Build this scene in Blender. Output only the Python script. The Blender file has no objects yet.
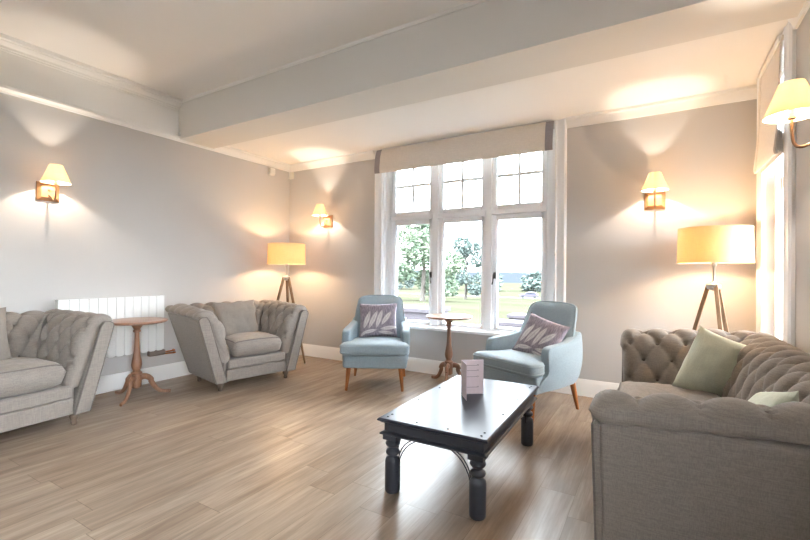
import bpy, bmesh, math, random
from mathutils import Vector, Matrix, noise
random.seed(7)
PI = math.pi
SC = bpy.context.scene
COL = SC.collection
R = math.radians

# ------------------------------------------------------------------ helpers
class MB:
    def __init__(s): s.v, s.f = [], []
    def add(s, vs, fs):
        o = len(s.v); s.v += [Vector(v) for v in vs]; s.f += [[i + o for i in f] for f in fs]; return s
    def box(s, x0, y0, z0, x1, y1, z1):
        vs = [(x, y, z) for z in (z0, z1) for y in (y0, y1) for x in (x0, x1)]
        return s.add(vs, [(0,2,3,1),(4,5,7,6),(0,1,5,4),(2,6,7,3),(0,4,6,2),(1,3,7,5)])
    def lathe(s, prof, c=(0,0,0), n=24, cap=True):
        vs, fs = [], []
        for r, z in prof:
            for i in range(n):
                a = 2*PI*i/n; vs.append((c[0]+r*math.cos(a), c[1]+r*math.sin(a), c[2]+z))
        for j in range(len(prof)-1):
            for i in range(n):
                k = (i+1) % n; fs.append((j*n+i, j*n+k, (j+1)*n+k, (j+1)*n+i))
        if cap: fs.append(tuple(range(n-1,-1,-1))); fs.append(tuple((len(prof)-1)*n+i for i in range(n)))
        return s.add(vs, fs)
    def tube(s, pts, r, n=8, flat=1.0, cap=True):
        pts = [Vector(p) for p in pts]; rs = r if isinstance(r, (list, tuple)) else [r]*len(pts)
        vs, fs = [], []; ref = None
        for i, p in enumerate(pts):
            t = (pts[min(i+1, len(pts)-1)] - pts[max(i-1, 0)]).normalized()
            if ref is None:
                ref = Vector((0,0,1)) if abs(t.z) < .9 else Vector((1,0,0))
            a = (ref - t*ref.dot(t)).normalized(); b = t.cross(a); ref = a
            for k in range(n):
                q = 2*PI*k/n + PI/n
                vs.append(p + (a*math.cos(q) + b*math.sin(q)*flat)*rs[i])
        for j in range(len(pts)-1):
            for k in range(n):
                l = (k+1) % n; fs.append((j*n+k, j*n+l, (j+1)*n+l, (j+1)*n+k))
        if cap: fs.append(tuple(range(n-1,-1,-1))); fs.append(tuple((len(pts)-1)*n+k for k in range(n)))
        return s.add(vs, fs)
    def prism(s, poly, d0, d1, axis):
        # poly: 2D points; axis x: (y,z); y: (x,z); z: (x,y); d0/d1 numbers or functions of a poly point
        def mk(p, d):
            d = d(p) if callable(d) else d
            return {'x': (d, p[0], p[1]), 'y': (p[0], d, p[1]), 'z': (p[0], p[1], d)}[axis]
        n = len(poly); vs = [mk(p, d0) for p in poly] + [mk(p, d1) for p in poly]
        fs = [tuple(range(n-1,-1,-1)), tuple(range(n, 2*n))] + [(i, (i+1)%n, n+(i+1)%n, n+i) for i in range(n)]
        return s.add(vs, fs)
    def grid(s, fn, nu, nv, closeu=False, closev=False):
        vs = [fn(i, j) for j in range(nv) for i in range(nu)]; fs = []
        for j in range(nv - (0 if closev else 1)):
            for i in range(nu - (0 if closeu else 1)):
                a, b = (i+1) % nu, (j+1) % nv
                fs.append((j*nu+i, j*nu+a, b*nu+a, b*nu+i))
        return s.add(vs, fs)
    def xf(s, M):
        s.v = [M @ v for v in s.v]; return s
    def build(s, name, mat, parent=None, bevel=0, seg=2, ang=35, sub=0, uv=None):
        bm = bmesh.new(); bv = [bm.verts.new(v) for v in s.v]
        for f in s.f:
            try: bm.faces.new([bv[i] for i in f])
            except ValueError: pass
        bmesh.ops.remove_doubles(bm, verts=bm.verts, dist=1e-6)
        bmesh.ops.recalc_face_normals(bm, faces=bm.faces)
        if bevel:
            ed = [e for e in bm.edges if len(e.link_faces) == 2 and e.calc_face_angle(0) > R(28)]
            bmesh.ops.bevel(bm, geom=ed, offset=bevel, segments=seg, profile=.5, affect='EDGES', clamp_overlap=True)
        me = bpy.data.meshes.new(name); bm.to_mesh(me); bm.free()
        for p in me.polygons: p.use_smooth = True
        me.set_sharp_from_angle(angle=R(ang))
        for m in (mat if isinstance(mat, list) else [mat]): me.materials.append(m)
        o = bpy.data.objects.new(name, me); COL.objects.link(o)
        if parent: o.parent = parent
        if bevel:
            wn = o.modifiers.new('w', 'WEIGHTED_NORMAL'); wn.keep_sharp = True; wn.weight = 80
        return o

def tag(o, label=None, cat=None, group=None, kind=None):
    for k, v in (('label', label), ('category', cat), ('group', group), ('kind', kind)):
        if v: o[k] = v
    return o
def thing(name, label, cat, loc, rz=0, group=None):
    o = bpy.data.objects.new(name, None); COL.objects.link(o); o.empty_display_size = .1
    o.location = loc; o.rotation_euler = (0, 0, rz)
    return tag(o, label, cat, group)
def struct(o): o['kind'] = 'structure'; return o
def kids(o): return [c for c in bpy.data.objects if c.parent == o]
def copy_tree(o, parent=None):
    c = o.copy(); COL.objects.link(c)
    if parent: c.parent = parent
    for ch in kids(o): copy_tree(ch, c)
    return c
def dup(o, label, loc, rz=0, group=None):
    c = copy_tree(o); c.location = loc; c.rotation_euler = (0, 0, rz); c['label'] = label
    if group: c['group'] = group
    return c
def smooth_poly(pts, k=3, closed=False):
    pts = [tuple(p) for p in pts]
    for _ in range(k):
        q = []
        n = len(pts)
        rng = range(n) if closed else range(n-1)
        if not closed: q.append(pts[0])
        for i in rng:
            a, b = pts[i], pts[(i+1) % n]
            q.append(tuple(.75*x+.25*y for x, y in zip(a, b))); q.append(tuple(.25*x+.75*y for x, y in zip(a, b)))
        if not closed: q.append(pts[-1])
        pts = q
    return pts
def resample(pts, step):
    L = [0]
    for a, b in zip(pts, pts[1:]): L.append(L[-1] + math.dist(a, b))
    n = max(2, round(L[-1]/step)); out = []; k = 0
    for i in range(n+1):
        t = L[-1]*i/n
        while k < len(L)-2 and L[k+1] < t: k += 1
        w = (t-L[k])/max(1e-9, L[k+1]-L[k]); out.append(tuple(x+(y-x)*w for x, y in zip(pts[k], pts[k+1])))
    return out, L[-1]

# ------------------------------------------------------------------ materials
class NT:
    def __init__(s, name):
        s.m = bpy.data.materials.new(name); s.m.use_nodes = True; s.t = s.m.node_tree; s.t.nodes.clear()
        s.out = s.n('ShaderNodeOutputMaterial')
    def n(s, typ, **kw):
        x = s.t.nodes.new(typ)
        for k, v in kw.items(): setattr(x, k, v)
        return x
    def set(s, sock, v):
        if isinstance(v, bpy.types.NodeSocket): s.t.links.new(v, sock)
        elif isinstance(v, (tuple, list)) and sock.type == 'RGBA' and len(v) == 3: sock.default_value = (*v, 1)
        else: sock.default_value = v
    def math(s, op, a, b=None, c=None, clamp=False):
        x = s.n('ShaderNodeMath', operation=op, use_clamp=clamp); s.set(x.inputs[0], a)
        if b is not None: s.set(x.inputs[1], b)
        if c is not None: s.set(x.inputs[2], c)
        return x.outputs[0]
    def mix(s, f, a, b):
        x = s.n('ShaderNodeMix', data_type='RGBA'); s.set(x.inputs[0], f); s.set(x.inputs[6], a); s.set(x.inputs[7], b); return x.outputs[2]
    def noise(s, vec, scale, detail=3, rough=.5):
        x = s.n('ShaderNodeTexNoise'); s.set(x.inputs['Vector'], vec); s.set(x.inputs['Scale'], scale)
        s.set(x.inputs['Detail'], detail); s.set(x.inputs['Roughness'], rough); return x.outputs['Fac']
    def mapping(s, vec, scale=(1,1,1), loc=(0,0,0), rot=(0,0,0)):
        x = s.n('ShaderNodeMapping'); s.set(x.inputs[0], vec); x.inputs['Scale'].default_value = scale
        x.inputs['Location'].default_value = loc; x.inputs['Rotation'].default_value = rot; return x.outputs[0]
    def coord(s, w='Object'): return s.n('ShaderNodeTexCoord').outputs[w]
    def rng(s, v, a, b, c, d):
        x = s.n('ShaderNodeMapRange'); s.set(x.inputs[0], v)
        for i, q in enumerate((a, b, c, d)): s.set(x.inputs[i+1], q)
        return x.outputs[0]
    def bump(s, h, strength, dist):
        x = s.n('ShaderNodeBump'); s.set(x.inputs['Strength'], strength); s.set(x.inputs['Distance'], dist); s.set(x.inputs['Height'], h); return x.outputs[0]
    def pbr(s, col, rough=.5, metal=0, normal=None, **kw):
        b = s.n('ShaderNodeBsdfPrincipled'); s.set(b.inputs['Base Color'], col); s.set(b.inputs['Roughness'], rough); s.set(b.inputs['Metallic'], metal)
        if normal is not None: s.set(b.inputs['Normal'], normal)
        for k, v in kw.items(): s.set(b.inputs[k], v)
        s.t.links.new(b.outputs[0], s.out.inputs[0]); return s.m
def srgb(r, g, b):
    f = lambda c: (c/255/12.92) if c/255 <= .04045 else ((c/255+.055)/1.055)**2.4
    return (f(r), f(g), f(b))

def paint(name, col, rough=.6, amt=.04, scale=3):
    t = NT(name); v = t.coord(); n = t.noise(v, scale, 4)
    c2 = tuple(x*(1-amt) for x in col); f = t.noise(v, 180, 2)
    return t.pbr(t.mix(n, col, c2), rough, normal=t.bump(f, .05, .001))
def fabric(name, col, weave=300, amt=.15, bump=.25, flat=False):
    t = NT(name); v = t.coord()
    a = t.noise(t.mapping(v, (1, .06, .5) if flat else (1, 1, .06)), weave, 2); b = t.noise(t.mapping(v, (.06, 1, .5) if flat else (.07, .07, 1)), weave, 2); big = t.noise(v, 5, 3)
    w = t.math('ADD', a, b)
    w = t.rng(w, .75, 1.25, 0, 1); dark = tuple(x*(1-amt) for x in col); lite = tuple(min(1, x*(1+amt)) for x in col)
    c = t.mix(w, dark, lite);     return t.pbr(c, .92, normal=t.bump(w, bump, .0015), **{'Sheen Weight': .15, 'Sheen Roughness': .5})
def wood(name, c1, c2, rough=.35, scale=9, axis='z'):
    t = NT(name); v = t.coord()
    sc = {'x': (.12, 1, 1), 'y': (1, .12, 1), 'z': (1, 1, .12)}[axis]
    n = t.noise(t.mapping(v, sc), scale*3, 5, .6); m = t.noise(t.mapping(v, sc), scale*14, 3)
    f = t.rng(t.math('ADD', n, t.math('MULTIPLY', m, .35)), .42, .92, 0, 1)
    return t.pbr(t.mix(f, c1, c2), rough, normal=t.bump(m, .12, .001))
def plain(name, col, rough=.4, metal=0, **kw):
    t = NT(name); n = t.noise(t.coord(), 25, 3)
    return t.pbr(t.mix(n, col, tuple(x*.9 for x in col)), rough, metal, **kw)

M = {}
M['wall'] = paint('wall_paint', srgb(196, 193, 191), .7)
M['white'] = paint('white_trim', srgb(238, 237, 235), .4, .02)
M['ceil'] = paint('ceiling_paint', srgb(243, 241, 238), .8, .02)
M['beam'] = paint('beam_shade_white', srgb(226, 224, 220), .8, .02)  # ceiling white greyed, so the beam's shade is put into its colour
M['frame'] = paint('window_paint', srgb(240, 241, 244), .35, .02)
M['sofa'] = fabric('grey_linen', srgb(133, 124, 117))
M['sofa2'] = fabric('grey_linen_piping_shade', srgb(104, 96, 90))  # piping linen; on the buttons its darker tone paints in the hollows' shade
M['blue'] = fabric('duck_egg_fabric', srgb(145, 161, 170), 500, .10, .15)
M['green'] = fabric('sage_fabric', srgb(212, 217, 200), 300, .07, .10, True)
M['sofacushion'] = fabric('grey_linen_cushion', srgb(130, 121, 113), 300, .08, .12, True)
M['oak'] = wood('turned_oak', srgb(160, 118, 92), srgb(116, 80, 58), .32)
M['oaktop'] = wood('oak_top', srgb(168, 126, 102), srgb(134, 96, 74), .3, 6, 'y')
M['leg'] = wood('beech_leg', srgb(176, 110, 58), srgb(128, 72, 34), .35)
M['tripod'] = wood('tripod_wood', srgb(150, 124, 98), srgb(104, 82, 62), .5)
M['sconcewood'] = wood('sconce_wood', srgb(180, 136, 96), srgb(128, 90, 60), .4, 7, 'x')
M['foot'] = wood('sofa_foot', srgb(128, 110, 96), srgb(92, 76, 64), .4)
M['brass'] = plain('aged_brass', srgb(150, 120, 96), .35, .9)
M['chrome'] = plain('brushed_steel', srgb(190, 188, 184), .3, .9)
M['iron'] = plain('black_iron', srgb(32, 32, 36), .5, .6)
M['black'] = plain('dark_handle', srgb(70, 66, 64), .4, .5)
M['radiator'] = paint('radiator_enamel', srgb(236, 236, 234), .35, .02)
M['plastic'] = plain('white_plastic', srgb(232, 230, 224), .45)
M['copper'] = plain('copper_pipe', srgb(196, 120, 66), .3, .9)
M['valve'] = plain('valve_grey', srgb(134, 120, 110), .5)
M['blind'] = fabric('blind_cream', srgb(222, 214, 205), 300, .06, .1)
M['tape'] = fabric('blind_grey_tape', srgb(146, 140, 144), 300, .1, .1)
M['foldtape'] = fabric('blind_fold_grey', srgb(186, 182, 178), 300, .1, .1)
M['stone'] = paint('terrace_stone', srgb(62, 57, 62), .95, .3, 6)

def m_floor():
    t = NT('oak_plank_vinyl'); v = t.coord('Object'); s = t.n('ShaderNodeSeparateXYZ'); t.set(s.inputs[0], v)
    W, L = .185, 1.25
    fx = t.math('DIVIDE', s.outputs[0], W); row = t.math('FLOOR', fx)
    wn = t.n('ShaderNodeTexWhiteNoise', noise_dimensions='1D'); t.set(wn.inputs['W'], row)
    fy = t.math('ADD', t.math('DIVIDE', s.outputs[1], L), t.math('MULTIPLY', wn.outputs[0], 7.3)); cell = t.math('FLOOR', fy)
    cb = t.n('ShaderNodeCombineXYZ'); t.set(cb.inputs[0], row); t.set(cb.inputs[1], cell)
    pid = t.n('ShaderNodeTexWhiteNoise', noise_dimensions='2D'); t.set(pid.inputs['Vector'], cb.outputs[0])
    sh = t.n('ShaderNodeVectorMath', operation='MULTIPLY_ADD'); t.set(sh.inputs[0], cb.outputs[0]); sh.inputs[1].default_value = (3.7, 1.9, 0); t.set(sh.inputs[2], v)
    g1 = t.noise(t.mapping(sh.outputs[0], (9, .9, 1)), 1.5, 5, .62)
    g2 = t.noise(t.mapping(sh.outputs[0], (60, 2.2, 1)), 1.6, 4, .6)
    g3 = t.noise(t.mapping(sh.outputs[0], (2.2, .5, 1)), 1.6, 3, .5)
    c = t.mix(t.rng(g1, .36, .66, 0, 1), srgb(174, 155, 136), srgb(112, 93, 77))
    c = t.mix(t.math('MULTIPLY', t.rng(g2, .42, .7, 0, 1), .45), c, srgb(100, 82, 68))
    c = t.mix(t.math('MULTIPLY', t.rng(g3, .35, .7, 0, 1), .35), c, srgb(180, 166, 150))
    c = t.mix(t.math('MULTIPLY', pid.outputs[0], .38), c, srgb(126, 104, 85))
    ex = t.math('ABSOLUTE', t.math('SUBTRACT', t.math('FRACT', fx), .5)); ey = t.math('ABSOLUTE', t.math('SUBTRACT', t.math('FRACT', fy), .5))
    seam = t.math('MAXIMUM', t.math('GREATER_THAN', ex, .5-.0012/W), t.math('GREATER_THAN', ey, .5-.0018/L))
    c = t.mix(t.math('MULTIPLY', seam, .6), c, srgb(88, 66, 48))
    h = t.math('SUBTRACT', t.math('MULTIPLY', g2, .4), seam)
    return t.pbr(c, t.rng(g2, .3, .7, .30, .40), normal=t.bump(h, .12, .001), **{'Specular IOR Level': .5})
M['floor'] = m_floor()

def m_table():
    t = NT('worn_black_paint'); v = t.coord(); n = t.noise(t.mapping(v, (9, .8, 9)), 3, 5, .6); d = t.noise(v, 30, 4, .7)
    c = t.mix(t.rng(n, .4, .7, 0, 1), srgb(56, 59, 68), srgb(62, 64, 73)); 
    return t.pbr(c, t.rng(n, .3, .7, .29, .32), **{'Specular IOR Level': .10})
M['table'] = m_table()
M['tableleg'] = plain('black_leg_paint', srgb(52, 55, 64), .4)

def m_glass():
    t = NT('window_glass'); tr = t.n('ShaderNodeBsdfTransparent'); gl = t.n('ShaderNodeBsdfGlossy'); gl.inputs['Roughness'].default_value = .02
    lw = t.n('ShaderNodeFresnel'); lw.inputs[0].default_value = 1.35
    mx = t.n('ShaderNodeMixShader'); t.set(mx.inputs[0], t.math('MULTIPLY', lw.outputs[0], .7)); t.set(mx.inputs[1], tr.outputs[0]); t.set(mx.inputs[2], gl.outputs[0])
    t.t.links.new(mx.outputs[0], t.out.inputs[0]); return t.m
M['glass'] = m_glass()

def m_shade(name, col, trans=.6):
    t = NT(name); v = t.coord(); w = t.math('ADD', t.noise(t.mapping(v, (1, 1, .05)), 260, 2), t.noise(t.mapping(v, (.1, .1, 1)), 260, 2))
    c = t.mix(t.rng(w, .7, 1.3, 0, 1), tuple(x*.9 for x in col), col)
    d = t.n('ShaderNodeBsdfDiffuse'); t.set(d.inputs[0], c); tl = t.n('ShaderNodeBsdfTranslucent'); t.set(tl.inputs[0], c)
    mx = t.n('ShaderNodeMixShader'); mx.inputs[0].default_value = trans; t.set(mx.inputs[1], d.outputs[0]); t.set(mx.inputs[2], tl.outputs[0])
    t.t.links.new(mx.outputs[0], t.out.inputs[0]); return t.m
M['shade'] = m_shade('drum_shade_linen', srgb(238, 214, 174), .30)
M['shade_s'] = m_shade('sconce_shade_linen', srgb(236, 218, 188), .26)

def m_leafcushion():
    t = NT('leaf_print_velvet'); uv = t.n('ShaderNodeUVMap'); s = t.n('ShaderNodeSeparateXYZ'); t.set(s.inputs[0], uv.outputs[0])
    U, V = s.outputs[0], s.outputs[1]; tot = None
    leaves = [(.22,.50,72,.29,.070),(.38,.50,66,.30,.070),(.54,.52,74,.30,.066),(.72,.54,58,.25,.068),(.78,.26,8,.24,.062),(.72,.13,-8,.24,.055),(.28,.17,14,.24,.055),(.14,.12,40,.15,.04)]
    for cx, cy, a, L, w in leaves:
        ca, sa = math.cos(R(a)), math.sin(R(a))
        dx, dy = t.math('SUBTRACT', U, cx), t.math('SUBTRACT', V, cy)
        p = t.math('DIVIDE', t.math('ADD', t.math('MULTIPLY', dx, ca), t.math('MULTIPLY', dy, sa)), L)
        q = t.math('ABSOLUTE', t.math('SUBTRACT', t.math('MULTIPLY', dy, ca), t.math('MULTIPLY', dx, sa)))
        hw = t.math('MULTIPLY', t.math('SUBTRACT', 1, t.math('MULTIPLY', p, p)), w)
        m = t.rng(t.math('SUBTRACT', hw, q), 0, .02, 0, 1)
        vein = t.rng(q, .002, .010, .45, 1)
        m = t.math('MULTIPLY', m, vein)
        tot = m if tot is None else t.math('MAXIMUM', tot, m)
    n = t.noise(t.mapping(uv.outputs[0], (8, 1.5, 1), rot=(0, 0, .7)), 6, 4, .6)
    base = t.mix(t.rng(n, .35, .65, 0, 1), srgb(112, 104, 120), srgb(160, 150, 160))
    lf = t.mix(t.rng(n, .3, .7, 0, 1), srgb(228, 224, 224), srgb(184, 178, 182))
    return t.pbr(t.mix(tot, base, lf), .75, **{'Sheen Weight': .2})
M['leaf'] = m_leafcushion()
M['paper'] = plain('menu_paper', srgb(226, 212, 218), .5)
M['ink'] = plain('menu_ink', srgb(120, 104, 116), .6)

def m_foliage(name, c1, c2):
    t = NT(name); n = t.noise(t.coord(), .9, 4)
    return t.pbr(t.mix(t.rng(n, .35, .65, 0, 1), c1, c2), .9, **{'Specular IOR Level': 0.0})
M['leaf1'] = m_foliage('tree_leaves', (.085, .115, .082), (.135, .158, .112))
M['leaf2'] = m_foliage('far_leaves', (.066, .088, .082), (.092, .11, .10))
M['bark'] = paint('bark', (.07, .06, .05), .9, .3, 6)
def m_lawn():
    t = NT('lawn'); v = t.coord(); n = t.noise(t.mapping(v, (1, 3, 1)), .05, 5, .6)
    return t.pbr(t.mix(t.rng(n, .38, .62, 0, 1), (.029, .032, .019), (.037, .0355, .026)), .95, **{'Specular IOR Level': 0.0})
M['lawn'] = m_lawn()
M['hill'] = m_foliage('hill_woods', (.018, .022, .026), (.023, .026, .029))
M['gravel'] = paint('gravel', (.07, .068, .066), .95, .2, 4)
M['car'] = plain('car_paint', srgb(52, 47, 62), .4)
M['carglass'] = plain('car_glass', srgb(40, 44, 52), .1)
M['tyre'] = plain('tyre', srgb(30, 30, 32), .8)

# ------------------------------------------------------------------ room shell
XR, YR = 5.33, -7.2           # right wall, rear wall
ZU, ZB = 3.09, 2.74           # ceiling by the camera, ceiling of the window bay
YB0, YB1 = -1.69, -1.262      # beam front and back
T = .30
struct(MB().box(-T, YR-T, -.2, XR+T, T, 0).build('floor', M['floor']))
struct(MB().box(-T, YR, 0, 0, T, ZU+.2).build('wall_left', M['wall']))
WX0, WX1, WZ0, WZ1 = 1.645, 3.733, .545, 2.66
wb = MB()
wb.box(0, 0, 0, WX0, T, ZU+.2).box(WX1, 0, 0, XR, T, ZU+.2).box(WX0, 0, 0, WX1, T, WZ0).box(WX0, 0, WZ1, WX1, T, ZU+.2)
struct(wb.build('wall_back', M['wall']))
RY0, RY1, RZ0, RZ1 = -.97, -.344, .55, 2.64
rr = [(-5.9, -4.0, .55, 2.5)]       # opening for an unseen window, added behind the camera for more daylight
wr = MB()
wr.box(XR, RY1, 0, XR+T, T, ZU+.2).box(XR, RY0, 0, XR+T, RY1, RZ0).box(XR, RY0, RZ1, XR+T, RY1, ZU+.2)
wr.box(XR, -4.0, 0, XR+T, RY0, ZU+.2).box(XR, -5.9, 0, XR+T, -4.0, .55).box(XR, -5.9, 2.5, XR+T, -4.0, ZU+.2).box(XR, YR, 0, XR+T, -5.9, ZU+.2)
struct(wr.build('wall_right', M['wall']))
struct(MB().box(-T, YR-T, 0, XR+T, YR, ZU+.2).build('wall_rear', M['wall']))
struct(MB().box(0, YR, ZU, XR, YB1, ZU+.2).build('ceiling', M['ceil']))
struct(MB().box(0, YB1, ZB, XR, 0, ZB+.55).build('ceiling', M['ceil']))
struct(MB().box(0, YB0, 2.665, XR, YB1, ZU).build('ceiling_beam', M['beam']))
# picture rail / cornice
rail = [(0, 2.642), (.018, 2.642), (.022, 2.655), (.035, 2.668), (.05, 2.672), (.05, 2.690), (.03, 2.700), (0, 2.700)]
cor = [(0, 2.642), (.016, 2.642), (.02, 2.655), (.026, 2.68), (.045, 2.708), (.062, 2.716), (.062, 2.74), (0, 2.74)]
MBt = MB().prism([(u, z) for u, z in rail], YR, YB0, 'y'); struct(MBt.build('trim_1', M['white'], ang=25))
struct(MB().prism(cor, YB0, -.001, 'y').build('trim_2', M['white'], ang=25))
bc = MB(); bc.prism([(-u, z) for u, z in cor], 0.0, 1.527, 'x'); bc.prism([(-u, z) for u, z in cor], 3.85, XR, 'x')
struct(bc.build('trim_3', M['white'], ang=25))
rc = MB(); rc.prism([(XR-u, z) for u, z in cor], YB0, -1.158, 'y'); rc.prism([(XR-u, z) for u, z in rail], YR, YB0, 'y')
struct(rc.build('trim_4', M['white'], ang=25))
struct(MB().box(0, YR, 2.70, .012, YB0, 3.0).build('trim_5', M['white']))
crown = [(0, 2.985), (.02, 2.985), (.022, 3.0), (.03, 3.003), (.034, 3.02), (.05, 3.03), (.07, 3.045), (.074, 3.055), (.095, 3.06), (.1, 3.09), (0, 3.09)]
struct(MB().prism(crown, YR, YB0, 'y').build('trim_6', M['white'], ang=25))
struct(MB().box(0, YB0-.008, 3.06, XR, YB0, 3.09).build('trim_7', M['ceil']))
# baseboards
bb = [(0, 0), (.022, 0), (.022, .122), (.017, .135), (.014, .15), (.008, .162), (0, .162)]
struct(MB().prism(bb, YR, 0, 'y').build('baseboard_left', M['white'], ang=25))
struct(MB().prism([(-u, z) for u, z in bb], .022, XR-.022, 'x').build('baseboard_back', M['white'], ang=25))
struct(MB().prism([(XR-u, z) for u, z in bb], YR, 0, 'y').build('baseboard_right', M['white'], ang=25))

# ------------------------------------------------------------------ window on the back wall
def rect_frame(mb, x0, x1, z0, z1, w, y0, y1, wb_=None):
    wb_ = wb_ or w
    mb.box(x0, y0, z0, x0+w, y1, z1).box(x1-w, y0, z0, x1, y1, z1).box(x0+w, y0, z0, x1-w, y1, z0+wb_).box(x0+w, y0, z1-w, x1-w, y1, z1)
w1 = thing('window_1', None, None, ((WX0+WX1)/2, 0, WZ0)); struct(w1)
def wpart(mb, name, mat, par=w1, **k):
    off = par.location if par is w1 else Vector((0,0,0))
    mb.v = [v - w1.location for v in mb.v]; return mb.build(name, mat, par, **k)
fr = MB()
fr.box(WX0, .05, WZ0, WX0+.097, .16, WZ1).box(WX1-.085, .05, WZ0, WX1, .16, WZ1)
fr.box(WX0+.097, .05, WZ1-.05, WX1-.085, .16, WZ1).box(WX0+.097, .05, WZ0, WX1-.085, .16, WZ0+.02)
PX, GW, CX = .659, .476, 2.693
SW = .058
for k in (-.5, .5): fr.box(CX+PX*k-.034, .045, WZ0+.02, CX+PX*k+.034, .16, WZ1-.05)
ZT0, ZT1 = 1.779, 1.950
for k in (-1, 0, 1):
    a0 = WX0+.097 if k == -1 else CX+PX*(k-.5)+.034; a1 = WX1-.085 if k == 1 else CX+PX*(k+.5)-.034
    fr.box(a0, .04, ZT0+SW, a1, .16, ZT1-SW)
wpart(fr, 'window_frame', M['frame'], bevel=.006)
for k in (-1, 0, 1):
    c = CX+PX*k; x0, x1 = c-GW/2-SW, c+GW/2+SW
    for z0, z1, bars in ((.596-.05, ZT0+SW, 0), (ZT1-SW, 2.615, 1)):
        s = MB(); rect_frame(s, x0, x1, z0, z1, SW, .072, .125, .055)
        if bars:
            s.box(c-.017, .08, ZT1, c+.017, .12, 2.56).box(c-GW/2, .08, 2.249, c-.017, .12, 2.281).box(c+.017, .08, 2.249, c+GW/2, .12, 2.281)
        so = wpart(s, 'sash', M['frame'], bevel=.006)
        g = MB().box(x0+SW-.004, .098, z0+SW*.9, x1-SW+.004, .103, z1-SW+.004); wpart(g, 'pane', M['glass'], so)
ar = MB()
prof = [(0, 0), (.118, 0), (.118, -.018), (.1, -.03), (.08, -.022), (.03, -.018), (.018, -.026), (0, -.022)]
ar.prism([(WX0-p, y) for p, y in prof], .0, 2.74, 'z'); ar.prism([(WX1+p, y) for p, y in prof], .0, 2.74, 'z')
ar.v = [Vector((v.x, v.y, v.z if v.z > 1 else .165)) for v in ar.v]
wpart(ar, 'architrave', M['frame'], ang=25)
lin = MB().box(WX0, -.001, WZ0, WX0+.012, .05, WZ1).box(WX1-.012, -.001, WZ0, WX1, .05, WZ1).box(WX0, -.001, WZ1-.012, WX1, .05, WZ1)
wpart(lin, 'reveal_lining', M['frame'])
sl = MB().box(WX0-.14, -.065, WZ0-.03, WX1+.14, .07, WZ0+.004); wpart(sl, 'window_sill', M['frame'], bevel=.008)
wp = MB().box(WX0, -.004, .162, WX1, 0, WZ0-.03); wpart(wp, 'apron_panel', M['wall'])
for hx, sgn in ((CX-PX+GW/2+.024, -1), (CX+PX-GW/2-.024, 1)):
    h = MB(); h.box(hx-.011, .060, 1.13, hx+.011, .072, 1.20); h.tube([(hx, .065, 1.185), (hx, .045, 1.188), (hx-.004*sgn, .038, 1.17), (hx-.01*sgn, .036, 1.10), (hx-.018*sgn, .034, 1.065)], [.008, .008, .007, .006, .008], 8)
    wpart(h, 'window_handle', M['black'], ang=40)

# roman blind above it
def blind_back():
    t = thing('roman_blind', 'pulled-up cream roman blind with grey side tapes over the wide three-light window', 'blind', ((1.6+3.735)/2, 0, 2.42))
    x0, x1 = -1.0675, 1.0675
    face = [(-.075, .30), (-.095, .26), (-.112, .20), (-.122, .13), (-.128, .06), (-.127, .02), (-.118, .0)]
    back = [(-.108, .004), (-.112, .05), (-.10, .12), (-.092, .2), (-.07, .30)]
    f = smooth_poly(face, 2) + back
    MB().prism(f, x0, x1, 'x').build('face_fabric', M['blind'], t, ang=40)
    fo = MB()
    for i, (z0, z1) in enumerate(((.012, .10), (.006, .09), (.016, .085))):
        y = -.103 + i*.014; fo.prism(smooth_poly([(y, z1), (y-.003, z0+.02), (y+.002, z0), (y+.008, z0), (y+.010, z0+.02), (y+.006, z1)], 1, True), x0+.01, x1-.01, 'x')
    fo.build('fold', M['blind'], t, ang=40)
    fs = smooth_poly(face, 2); tape = [(y-.003, z) for y, z in fs] + [(y+.003, z) for y, z in reversed(fs)]
    for a, b in ((x0-.003, x0+.072), (x1-.072, x1+.003)):
        MB().prism(tape, a, b, 'x').build('side_tape', M['tape'], t, ang=40)
    MB().box(x0+.01, -.075, .27, x1-.01, -.03, .305).build('head_rail', M['white'], t, bevel=.004)
    c = MB().tube([(x1+.02, -.06, .28), (x1+.02, -.06, -.5), (x1+.02, -.06, -1.0)], .0025, 6); c.lathe([(.002, 0), (.009, -.01), (.011, -.04), (.006, -.05)], (x1+.02, -.06, -1.0), 10)
    c.build('pull_cord', M['plastic'], t)
blind_back()

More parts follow.
